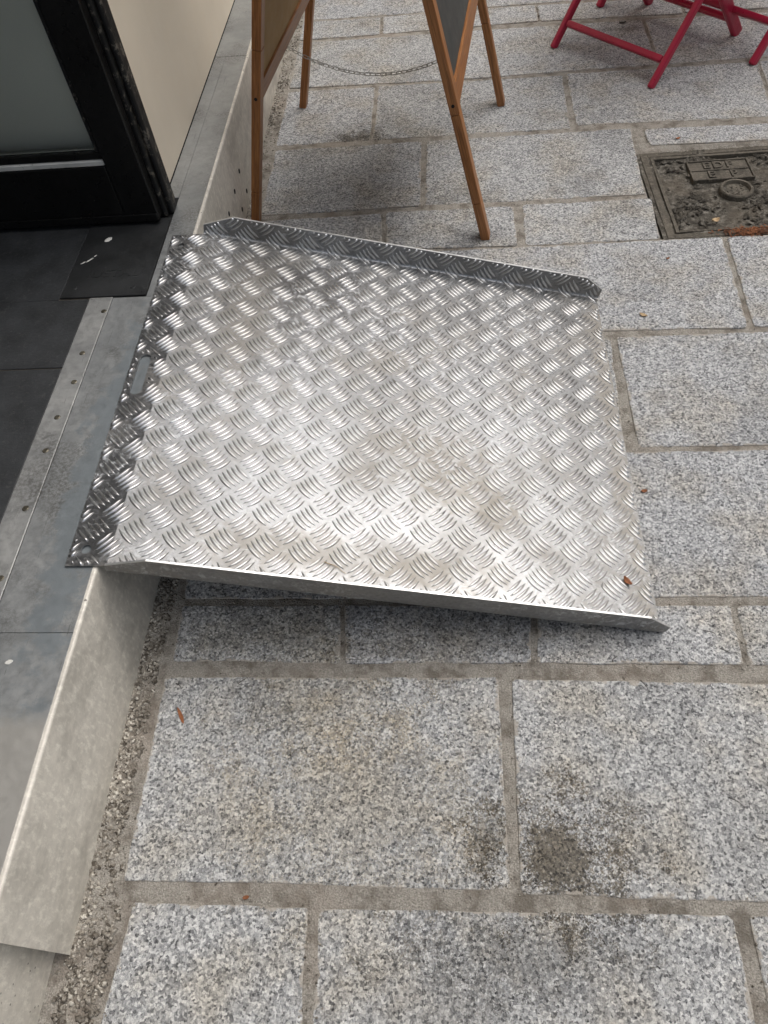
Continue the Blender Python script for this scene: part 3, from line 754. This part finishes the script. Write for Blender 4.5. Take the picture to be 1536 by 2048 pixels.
reg = [c for c in cells if c[1] > ext+.002 and c[1] < SL-ext-.001 and c[2] > YN+FR+ext-.003 and c[2] < YF-FR-ext+.003]
reg.sort(key=lambda c: c[2]); singles = set(reg[:300])
V = []; F = []
def inside(s, y):
    if s < -LIP+.0008 or s > SL-.0008: return False
    if s < 0.003:
        if y < YL0+.001 or y > YL1-.001: return False
        if abs(s-SLOT[0]) < SLOT[2]+.004 and abs(y-SLOT[1]) < SLOT[3]+.004: return False
        for hx, hy, hr in HOLES:
            if (s-hx)**2+(y-hy)**2 < (hr+.005)**2: return False
    A = math.pi/2-LEAN
    lim = FR*A+FH-FR
    if y > YF-FR or y < YN+FR:
        d = y-(YF-FR) if y > YF-FR else YN+FR-y
        if s >= .003:
            H = FH if .073 <= s <= .962 else (.022+(FH-.022)*(s-.003)/.07 if s < .073 else FH-(FH-.027)*(s-.962)/.0505)
            if d > FR*A+H-FR-.001: return False
    return True
for c in cells:
    o, s, y = c
    if c in singles:
        ob = bpy.data.objects.new('tread_bars', flat[o]); C.objects.link(ob); ob.parent = rp
        mm = slope_m.copy(); mm.translation = fold(s, y)-RO; ob.matrix_local = mm
        continue
    v_, f_ = cluster_mesh(o, lambda p_, h: fold(s+p_.x, y+p_.y, h)-RO, lambda cc: inside(s+cc.x, y+cc.y))
    b0 = len(V); V += v_; F += [tuple(i_+b0 for i_ in f) for f in f_]
rel = link('tread_relief', fix(V, F, 'tread_relief'), None, rp); rel['kind'] = 'stuff'

# ================================================================== MANHOLE
mh = empty('manhole_cover', (.95, 2.03, 0), 'dirt-filled cast iron utility cover set in the paving', 'manhole cover'); MO = Vector((.95, 2.03, 0))
mx = Matrix.Translation((.612, 2.012, 0)) @ Matrix.Rotation(.025, 4, 'Z')      # local x right, y away, origin middle of left side
def mbox(name, b, mat, parent, bev=.001):
    bm_ = bmesh.new(); bm_box(bm_, *b, bev=bev); bmesh.ops.transform(bm_, matrix=Matrix.Translation(-MO) @ mx, verts=bm_.verts)
    return from_bm(name, bm_, mat, parent)
MW, MHH = .735, .212
frm = mbox('frame', (0, .020, -MHH, MHH, -.03, .001), 'iron', mh)
mbox('frame', (.0205, MW, MHH-.018, MHH, -.03, .0012), 'iron', mh); mbox('frame', (.0205, MW, -MHH, -MHH+.018, -.03, .0008), 'iron', mh); mbox('frame', (MW-.02, MW+.0002, -MHH+.0185, MHH-.0185, -.03, .001), 'iron', mh)
mbox('inner_rim', (.026, .036, -MHH+.024, MHH-.024, -.03, .0022), 'iron', mh)
mbox('inner_rim', (.0365, MW-.026, MHH-.034, MHH-.024, -.03, .0024), 'iron', mh); mbox('inner_rim', (.0365, MW-.026, -MHH+.024, -MHH+.034, -.03, .002), 'iron', mh)
# packed dirt in the tray
bm = bmesh.new(); nx, ny = 220, 130; g = []
for j in range(ny+1):
    for i in range(nx+1):
        x = -.012+(MW+.02)*i/nx; y = -MHH-.006+(2*MHH+.012)*j/ny
        pz = Vector((x*16, y*16, 3)); r_ = noise.fractal(pz*1.6, 1.0, 2.0, 6)
        lump = max(0, noise.noise(Vector((x*9+4, y*9, 7)))+.22)
        z = -.0105+.0020*r_+.020*lump*(.35+.8*abs(noise.fractal(pz*5, .8, 2, 4)))
        if abs(x-.215) < .095 and abs(y-.102) < .056: z = min(z, -.004)
        if (x-.236)**2+(y+.002)**2 < .05**2: z = min(z, -.003)
        if y < -.07: z = z*.5-.004
        rim = min(x-.036, y+MHH-.034, MHH-.034-y)
        if rim < 0: z = max(z, -.0035)+.0035*noise.fractal(Vector((x*22, y*22, 9)), .8, 2, 4)+.0018
        if min(x, y+MHH, MHH-y) < -.001: z = min(z, -.0005)
        # kept low round the plaque and the boss
        g.append(bm.verts.new((x, y, z)))
for j in range(ny):
    for i in range(nx):
        a = j*(nx+1)+i; bm.faces.new((g[a], g[a+1], g[a+nx+2], g[a+nx+1]))
bmesh.ops.transform(bm, matrix=Matrix.Translation(-MO) @ mx, verts=bm.verts)
dt = from_bm('packed_dirt', bm, 'dirt', mh, True); dt['kind'] = 'stuff'
mxi = mx.inverted()
plq = empty('tmp', (0, 0, 0), None, None); bpy.data.objects.remove(plq)
pq = mbox('plaque', (.130, .300, .055, .150, -.012, -.001), 'iron', mh, .001)
for b in ((.126, .1305, .0515, .1535, -.012, .0035), (.2995, .304, .0515, .1535, -.012, .0035), (.131, .299, .0512, .0557, -.012, .0033), (.131, .299, .1492, .1537, -.012, .0033), (.131, .299, .101, .1042, -.012, .0025)):
    mbox('plaque_rim', b, 'iron', pq, .0008)
for body, lx, ly in (('E', .180, .127), ('D', .214, .127), ('F', .246, .127), ('E', .185, .079), ('P', .250, .079)):
    pt = mx @ Vector((lx, ly, .0004)); text('lettering', body, .044, pt, .025, 'iron', pq, MO, .0022, 1.0)
bm = bmesh.new(); mt_ = Matrix.Translation(-MO) @ mx @ Matrix.Translation((.236, -.002, 0))
# round boss: lathed ring
prof = [(.049, -.012), (.047, .003), (.044, .0062), (.038, .0060), (.035, -.004), (.0, -.002)]
rr = [[bm.verts.new((r_*math.cos(a*math.pi/16), r_*math.sin(a*math.pi/16), z)) for a in range(32)] for r_, z in prof[:-1]]
for a, b in zip(rr[:-1], rr[1:]):
    for k in range(32): bm.faces.new((a[k], a[(k+1) % 32], b[(k+1) % 32], b[k]))
bm.faces.new(rr[-1])
bmesh.ops.transform(bm, matrix=mt_, verts=bm.verts)
bo = from_bm('boss', bm, 'iron', mh, True); bo.modifiers.new('e', 'EDGE_SPLIT').split_angle = math.radians(25)
# clods of trodden earth lying in the tray
V = []; F = []; rg = random.Random(23)
while len(V) < 6*1500:
    x = rg.uniform(.04, MW-.03); y = rg.uniform(-MHH+.04, MHH-.04)
    dn_ = noise.noise(Vector((x*9+4, y*9, 7)))+.35*noise.noise(Vector((x*30, y*30, 2)))
    inb = (x-.236)**2+(y+.002)**2 < .036**2
    if abs(x-.215) < .095 and abs(y-.102) < .056: continue
    if not inb and (.034**2 < (x-.236)**2+(y+.002)**2 < .052**2): continue
    if not inb and dn_ < .08 and rg.random() > .06: continue
    s = rg.choice((.002, .003, .004, .0055, .008))*rg.uniform(.7, 1.3)*(.6 if inb else 1); a = rg.uniform(0, 6.28); ca, sa = math.cos(a)*s, math.sin(a)*s; b0 = len(V); z0 = -.0035+max(0, dn_)*.006
    for vx, vy, vz in base:
        jx = vx*1.3+rg.uniform(-.4, .4); jy = vy*.7+rg.uniform(-.3, .3)
        V.append(tuple((Matrix.Translation(-MO) @ mx) @ Vector((x+jx*ca-jy*sa, y+jx*sa+jy*ca, z0+(vz+rg.uniform(-.2, .2))*s*.8))))
    F += [(b0+i_, b0+j_, b0+k_) for i_, j_, k_ in tri]
me = bpy.data.meshes.new('dirt_clods'); me.from_pydata(V, [], F)
dc = link('dirt_clods', me, 'dirt', mh); dc['kind'] = 'stuff'

# ================================================================== A-BOARD
FA, FC, FB, FD = Vector((-.567, 1.982, 0)), Vector((.120, 1.849, 0)), Vector((-.489, 2.66, 0)), Vector((.204, 2.585, 0))
HT = 1.48
TF = (FA+FC)/2+Vector((0, 0, HT)); TB = (FB+FD)/2+Vector((0, 0, HT))
ab = empty('sandwich_board', (FA+FC+FB+FD)/4, 'wooden folding sandwich board standing beside the metal step', 'sign board'); AO = (FA+FC+FB+FD)/4
WX, WY = .036, .024     # along the panel, through the panel
def panel(F0, F1, T0, T1, cuts0, cuts1, face, inner, sgn):
    ax = (F1-F0).normalized()
    lean0 = (T0-F0); k_end = .972
    a1 = F0+(T0-F0)*k_end; b1 = F1+(T1-F1)*k_end
    sh = Vector((0.014*sgn, 0, 0))
    bar_obj('leg', F0, a1+sh, WX, WY, 'wood', ab, ax, .002, 2, cuts0, AO)
    bar_obj('leg', F1, b1+sh, WX, WY, 'wood', ab, ax, .002, 2, cuts1, AO)
    def at(k): return F0+(a1+sh-F0)*k/k_end, F1+(b1+sh-F1)*k/k_end
    for k, hgt, nm in ((.258, .05, 'bottom_rail'), (.955, .05, 'top_rail')):
        p_, q_ = at(k); e = (q_-p_).normalized()
        legd = (T0-F0).normalized()
        bar_obj(nm, p_+e*(WX/2+.0005), q_-e*(WX/2+.0005), hgt, WY-.003, 'wood', ab, legd, .002, 2, (), AO)
    # board between the rails: chalk face outside, fibreboard inside
    pa, pb = at(.2755); pc, pd = at(.938)
    e = (pb-pa).normalized(); nrm = e.cross((pc-pa).normalized())*1.0
    if nrm.x*sgn > 0: nrm = -nrm      # points outwards
    for nm, mt, o0, o1 in (('chalk_face', face, .0005, .0045), ('board_back', inner, -.0045, 0)):
        bm_ = bmesh.new(); vs_ = []
        for o_ in (o0, o1):
            vs_.append([bm_.verts.new(v+nrm*o_-AO) for v in (pa+e*(WX/2+.001), pb-e*(WX/2+.001), pd-e*(WX/2+.001), pc+e*(WX/2+.001))])
        bm_.faces.new(vs_[0]); bm_.faces.new(vs_[1][::-1])
        for k in range(4): bm_.faces.new((vs_[0][k], vs_[1][k], vs_[1][(k+1) % 4], vs_[0][(k+1) % 4]))
        from_bm(nm, bm_, mt, ab)
    # screw heads where the rail meets the near leg
    p_, q_ = at(.252); bm_ = bmesh.new()
    mtx = Matrix.Translation(p_-AO-ax*(WX/2+.0003)) @ ax.to_track_quat('Z', 'Y').to_matrix().to_4x4()
    cyl(bm_, (0, 0, 0), .0042, .0016, 12, None, mtx); from_bm('screw', bm_, 'dark', ab)
panel(FA, FB, TF, TB, (.075, .34), (.12,), 'chalk', 'fibre', 1)
panel(FC, FD, TF, TB, (.078, .243), (.178,), 'chalk', 'fibre', -1)
for kk in (.2, .8):
    p_ = TF.lerp(TB, kk); box('hinge', (p_.x-.03, p_.x+.03, p_.y-.02, p_.y+.02, HT-.03, HT-.026), 'steel', ab, off=AO)

# chain between the two bottom rails
ch0 = (FA+(TF-FA)*.235).lerp(FB+(TB-FB)*.235, .47)+Vector((.012, 0, 0)); ch1 = (FC+(TF-FC)*.245).lerp(FD+(TB-FD)*.245, .42)-Vector((.012, 0, 0))
chain = empty('chain', ch0, 'thin steel chain sagging between the legs of the sandwich board', 'chain')
SAGC = .070
def cpt(t): return ch0.lerp(ch1, t)-Vector((0, 0, SAGC*(1-(2*t-1)**2)))
pts = [cpt(i/400) for i in range(401)]; acc = [0]
for a, b in zip(pts[:-1], pts[1:]): acc.append(acc[-1]+(b-a).length)
NL = 34; TL_ = acc[-1]
def plen(l):
    for i in range(400):
        if acc[i+1] >= l: return pts[i].lerp(pts[i+1], (l-acc[i])/(acc[i+1]-acc[i]))
    return pts[-1]
pitch = TL_/NL; LL = pitch+.0042; LW = .0098; WR = .0011
bm = bmesh.new(); path = []
for k in range(8): a = -math.pi/2+math.pi*k/7; path.append(Vector((LL/2-LW/2+(LW/2-WR)*math.cos(a), (LW/2-WR)*math.sin(a), 0)))
path += [Vector((-p_.x, -p_.y, 0)) for p_ in path]
N = len(path); rings = []
for i, p_ in enumerate(path):
    t_ = (path[(i+1) % N]-path[i-1]).normalized(); n_ = Vector((-t_.y, t_.x, 0))
    rings.append([bm.verts.new(p_+(n_*math.cos(a*math.pi/3)+Vector((0, 0, 1))*math.sin(a*math.pi/3))*WR) for a in range(6)])
for i in range(N):
    for k in range(6): bm.faces.new((rings[i][k], rings[(i+1) % N][k], rings[(i+1) % N][(k+1) % 6], rings[i][(k+1) % 6]))
bmesh.ops.recalc_face_normals(bm, faces=bm.faces)
lme = bpy.data.meshes.new('link'); bm.to_mesh(lme); bm.free(); lme.materials.append(M['steel'])
for f in lme.polygons: f.use_smooth = True
for i in range(NL):
    a, b = plen(pitch*i), plen(pitch*(i+1)); x = (b-a).normalized(); up = Vector((0, -.35, 1)); y = up.cross(x).normalized(); z = x.cross(y)
    tw = math.radians(10 if i % 2 else 85)+random.uniform(-.25, .25)
    y2 = y*math.cos(tw)+z*math.sin(tw); z2 = x.cross(y2)
    mm = Matrix.Identity(4)
    for r_ in range(3): mm[r_][0] = x[r_]; mm[r_][1] = y2[r_]; mm[r_][2] = z2[r_]
    mm.translation = (a+b)/2-ch0
    lo = bpy.data.objects.new('link', lme); C.objects.link(lo); lo.parent = chain; lo.matrix_local = mm

# ================================================================== RED CHAIR AND TABLE
P1, P2, Q2 = Vector((.412, 2.960, 0)), Vector((.704, 2.624, 0)), Vector((1.100, 2.927, 0))
wdir = (P2-P1).normalized(); qdir = Vector((-wdir.y, wdir.x, 0))
if qdir.dot(Q2-P2) < 0: qdir = -qdir
CW = (P2-P1).length; DQ = .505
chair = empty('folding_chair', (P1+P2)/2, 'raspberry red wooden folding chair tucked under the red table', 'chair'); HO = (P1+P2)/2
up3 = Vector((0, 0, 1))
def cbar(name, p, q, wx, wy, parent, base, up, bev=.006): return bar_obj(name, p, q, wx, wy, 'red', parent, up, bev, 2, (), base)
an = math.radians(51); dP = qdir*math.cos(an)+up3*math.sin(an); an2 = math.radians(47.5); dQ = -qdir*math.cos(an2)+up3*math.sin(an2)
ins = .026
for k, F0 in enumerate((P1, P2)):
    s_ = 1 if k == 0 else -1
    cbar('leg', F0, F0+dP*.575, .027, .020, chair, HO, dP.cross(wdir))
    f0 = F0+wdir*ins*s_+qdir*DQ
    knee = f0+dQ*.62
    cbar('leg', f0, knee, .040 if k else .032, .022, chair, HO, dQ.cross(wdir))
    cbar('back_post', knee+Vector((0, 0, .0)), knee-qdir*.09+up3*.42, .032, .0215, chair, HO, qdir)
def between(name, t_along, d, f0, inset, par, base, wx=.028, wy=.020, w_=None, wd=None, r=.006):
    a = f0[0]+d*t_along; b = f0[1]+d*t_along; e = (b-a).normalized()
    return cbar(name, a+e*inset, b-e*inset, wx, wy, par, base, d.cross(e), r)
between('stretcher', .088, dP, (P1, P2), .012, chair, HO, .024, .022)
QF = (P1+wdir*ins+qdir*DQ, P2-wdir*ins+qdir*DQ)
between('stretcher', .088, dQ, QF, .012, chair, HO, .022, .020)
for k in range(7):
    o_ = qdir*(.06+.055*k)+up3*.452
    cbar('seat_slat', P1+o_+wdir*-.0, P2+o_, .042, .014, chair, HO, qdir, .004)
for k in range(3):
    z0 = dQ*.62-qdir*(.02+.03*k)+up3*(.12+.13*k)
    cbar('back_slat', QF[0]+z0, QF[1]+z0, .055, .012, chair, HO, up3, .004)
E1, G1 = Vector((.617, 3.271, 0)), Vector((1.062, 2.738, 0))
table = empty('folding_table', (E1+G1)/2+qdir*.25, 'raspberry red folding table with the chair pushed under it', 'table'); BO = (E1+G1)/2+qdir*.25
td = (G1-E1).normalized(); tq = Vector((-td.y, td.x, 0)); tq = tq if tq.dot(qdir) > 0 else -tq
an3 = math.radians(54); dE = tq*math.cos(an3)+up3*math.sin(an3); dR = -tq*math.cos(an3)+up3*math.sin(an3)
for k, F0 in enumerate((E1, G1)):
    s_ = 1 if k == 0 else -1
    cbar('leg', F0, F0+dE*.86, .030, .022, table, BO, dE.cross(td))
    cbar('leg', F0+td*.026*s_+tq*.50, F0+td*.026*s_+tq*.50+dR*.86, .030, .022, table, BO, dR.cross(td))
between('stretcher', .128, dE, (E1, G1), .012, table, BO, .030, .020)
between('stretcher', .20, dR, (E1+td*.026+tq*.5, G1-td*.026+tq*.5), .012, table, BO, .026, .020)
for k in range(9):
    o_ = tq*(-.03+.07*k)+up3*.71
    cbar('top_slat', E1+o_-td*.02, G1+o_+td*.02, .062, .018, table, BO, tq, .004)

# ================================================================== LITTER
def leaf(name, loc, L, W, rot, mat, label, cat='leaf', curl=.15, z=0.0, tilt=None, group=None):
    bm_ = bmesh.new(); n_ = 8; rows = []
    for i in range(n_+1):
        u = i/n_; wv = W/2*math.sin(math.pi*min(1, u*.96+.02))**.8*(1+.25*noise.noise(Vector((u*6, loc[0]*9, 1))))
        zc = curl*L*(u-.5)**2*1.5
        rows.append([bm_.verts.new((L*(u-.5), wv*a, zc+abs(a)*curl*W*.6+.0006)) for a in (-1, -.5, 0, .5, 1)])
    for a, b in zip(rows[:-1], rows[1:]):
        for k in range(4): bm_.faces.new((a[k], a[k+1], b[k+1], b[k]))
    bmesh.ops.rotate(bm_, verts=bm_.verts, cent=(0, 0, 0), matrix=Matrix.Rotation(rot, 3, 'Z'))
    me_ = bpy.data.meshes.new(name); bm_.to_mesh(me_); bm_.free()
    o = link(name, me_, mat, None, True); o.location = loc
    if tilt: o.rotation_euler = tilt
    md_ = o.modifiers.new('t', 'SOLIDIFY'); md_.thickness = .0007; md_.offset = 1
    return tag(o, label, cat, group)
def twig(name, p, L, rot, r, mat, label, tilt=None, group=None, cat='twig'):
    bm_ = bmesh.new(); n_ = 5; prev = None; rnd = random.Random(hash(label) % 999 if False else int(abs(p[0]*991+p[1]*577)*100))
    for i in range(n_+1):
        u = i/n_; c = Vector((L*(u-.5), L*.10*math.sin(u*3+rnd.random()), r*.8+.0004)); rr_ = r*(1-.5*u)
        ring_ = [bm_.verts.new(c+Vector((0, math.cos(a*math.pi/3)*rr_, math.sin(a*math.pi/3)*rr_))) for a in range(6)]
        if prev:
            for k in range(6): bm_.faces.new((prev[k], prev[(k+1) % 6], ring_[(k+1) % 6], ring_[k]))
        else: bm_.faces.new(ring_[::-1])
        prev = ring_
    bm_.faces.new(prev); bmesh.ops.rotate(bm_, verts=bm_.verts, cent=(0, 0, 0), matrix=Matrix.Rotation(rot, 3, 'Z'))
    me_ = bpy.data.meshes.new(name); bm_.to_mesh(me_); bm_.free()
    o = link(name, me_, mat, None, True); o.location = p
    if tilt: o.rotation_euler = tilt
    return tag(o, label, cat, group)
RT = (0, math.atan2(ZB-ZR, XR-XB), 0)
def onramp(s, y): return fold(s, y, .0014)
leaf('leaf', (-.499, .447, .0015), .034, .0065, -1.05, 'leaf_brown', 'narrow rust-brown leaf on the stone near the step', curl=.25)
leaf('leaf', onramp(.955, .712), .020, .012, -.9, 'leaf_brown', 'curled orange-brown leaf on the lower near corner of the ramp', curl=.5, tilt=RT)
leaf('leaf', (.757, 1.868, .0005), .022, .016, .3, 'leaf_pale', 'pale dry leaf lying on the manhole cover', curl=.5)
leaf('leaf', (.500, 1.49, .0015), .020, .010, -.6, 'leaf_pale', 'small tan leaf on the stone right of the ramp', curl=.4)
leaf('leaf', (.60, 1.712, .0015), .010, .006, .5, 'leaf_brown', 'tiny brown leaf on the stone below the manhole', curl=.4)
leaf('seed_husk', (.414, .94, .0015), .013, .008, .2, 'leaf_brown', 'tiny brown seed husk on the stone beside the ramp edge', 'husk', curl=.4)
leaf('leaf', (.735, 2.30, .0015), .014, .008, .2, 'leaf_brown', 'tiny brown leaf on the slab behind the manhole', curl=.4)
leaf('leaf', (.685, 3.12, .0015), .026, .012, .1, 'twig', 'small black leaf lying behind the red chair stretcher', curl=.3)
leaf('leaf', (-.334, .152, .0), .010, .006, .2, 'leaf_brown', 'reddish crumb of leaf in the nearest wide mortar joint', curl=.3)
leaf('paint_fleck', (-.703, .447, .2502), .013, .008, .3, 'chip', 'white oval fleck on the metal step top', 'fleck', curl=.05)
for k, (x, y, L, W, r, lb) in enumerate([(-.822, 1.553, .022, .014, .9, 'big pale gouge on the dark cover plate below the door'), (-.848, 1.475, .022, .004, .9, 'thin slanting pale scratch on the dark cover plate'), (-.862, 1.465, .014, .003, .7, 'short pale scratch at the left of the cover plate'), (-.838, 1.490, .009, .003, 1.0, 'small pale nick above the scratches on the cover plate')]):
    leaf('paint_fleck', (x, y, .2528), L, W, r, 'chip', lb, 'fleck', curl=.01)
twig('straw', onramp(.39, .667), .045, -.35, .0009, 'straw', 'short piece of straw on the ramp near its front flange', RT, None, 'straw')
for k, (s, y, L, r) in enumerate([(.63, .93, .03, -.5), (.73, .875, .03, -.45), (.905, .70, .012, 1.4), (.835, .80, .010, .2), (.27, 1.17, .012, .2)]):
    twig('twig', onramp(s, y), L, r, .0007, 'twig', ['thin dark twig lying across the middle of the ramp', 'thin bent twig on the lower right of the ramp', 'short upright dark twig near the ramp corner leaf', 'tiny dark crumb of bark on the lower ramp', 'tiny dark crumb of bark on the upper ramp'][k], RT)
for k, (x, y, L, r) in enumerate([(-.515, .505, .018, -.6), (-.43, .417, .014, -.3), (-.392, .515, .022, .7), (.48, .613, .022, -.2), (.50, .575, .02, -.5), (.345, .51, .02, -1.0), (.46, .31, .028, -.5), (.165, .395, .012, .3), (.30, .56, .016, .9), (.66, .60, .02, .3)]):
    twig('twig', (x, y, .0012), L, r, .0008, 'twig', ['short dark twig beside the brown leaf near the step', 'small dark twig on the big stone below the ramp', 'thin dark twig below the joint in the ramp shade', 'dark twig beyond the ramp corner, on the stone joint', 'second dark twig right of the ramp corner', 'thin twig under the wide mortar joint at right', 'curved brown twig on the right front stone', 'speck of twig left on the right front stone', 'twig in the wide joint under the ramp corner', 'twig on the stone at the right picture edge'][k])
# mush of leaves caught at the cover's near rim
V = []; F = []; rg = random.Random(4)
for k in range(320):
    x = rg.gauss(.835, .035); y = 1.812+.01*rg.gauss(0, 1)+(x-.835)*.02; z = .002+abs(rg.gauss(0, .0025)); s = rg.uniform(.002, .006); a = rg.uniform(0, 6.28)
    b0 = len(V)
    for (ux, uy) in ((-1, -.35), (1, -.2), (.8, .35), (-.9, .3)):
        V.append((x+s*(ux*math.cos(a)-uy*math.sin(a))-.835, y+s*(ux*math.sin(a)+uy*math.cos(a))-1.812, z+rg.uniform(-.0015, .0015)))
    F.append((b0, b0+1, b0+2, b0+3))
me = bpy.data.meshes.new('leaf_litter'); me.from_pydata(V, [], F)
lt = link('leaf_litter', me, 'rust'); lt.location = (.835, 1.812, 0); tag(lt, 'rusty mush of dead leaves along the manhole rim', 'leaf litter', None, 'stuff')
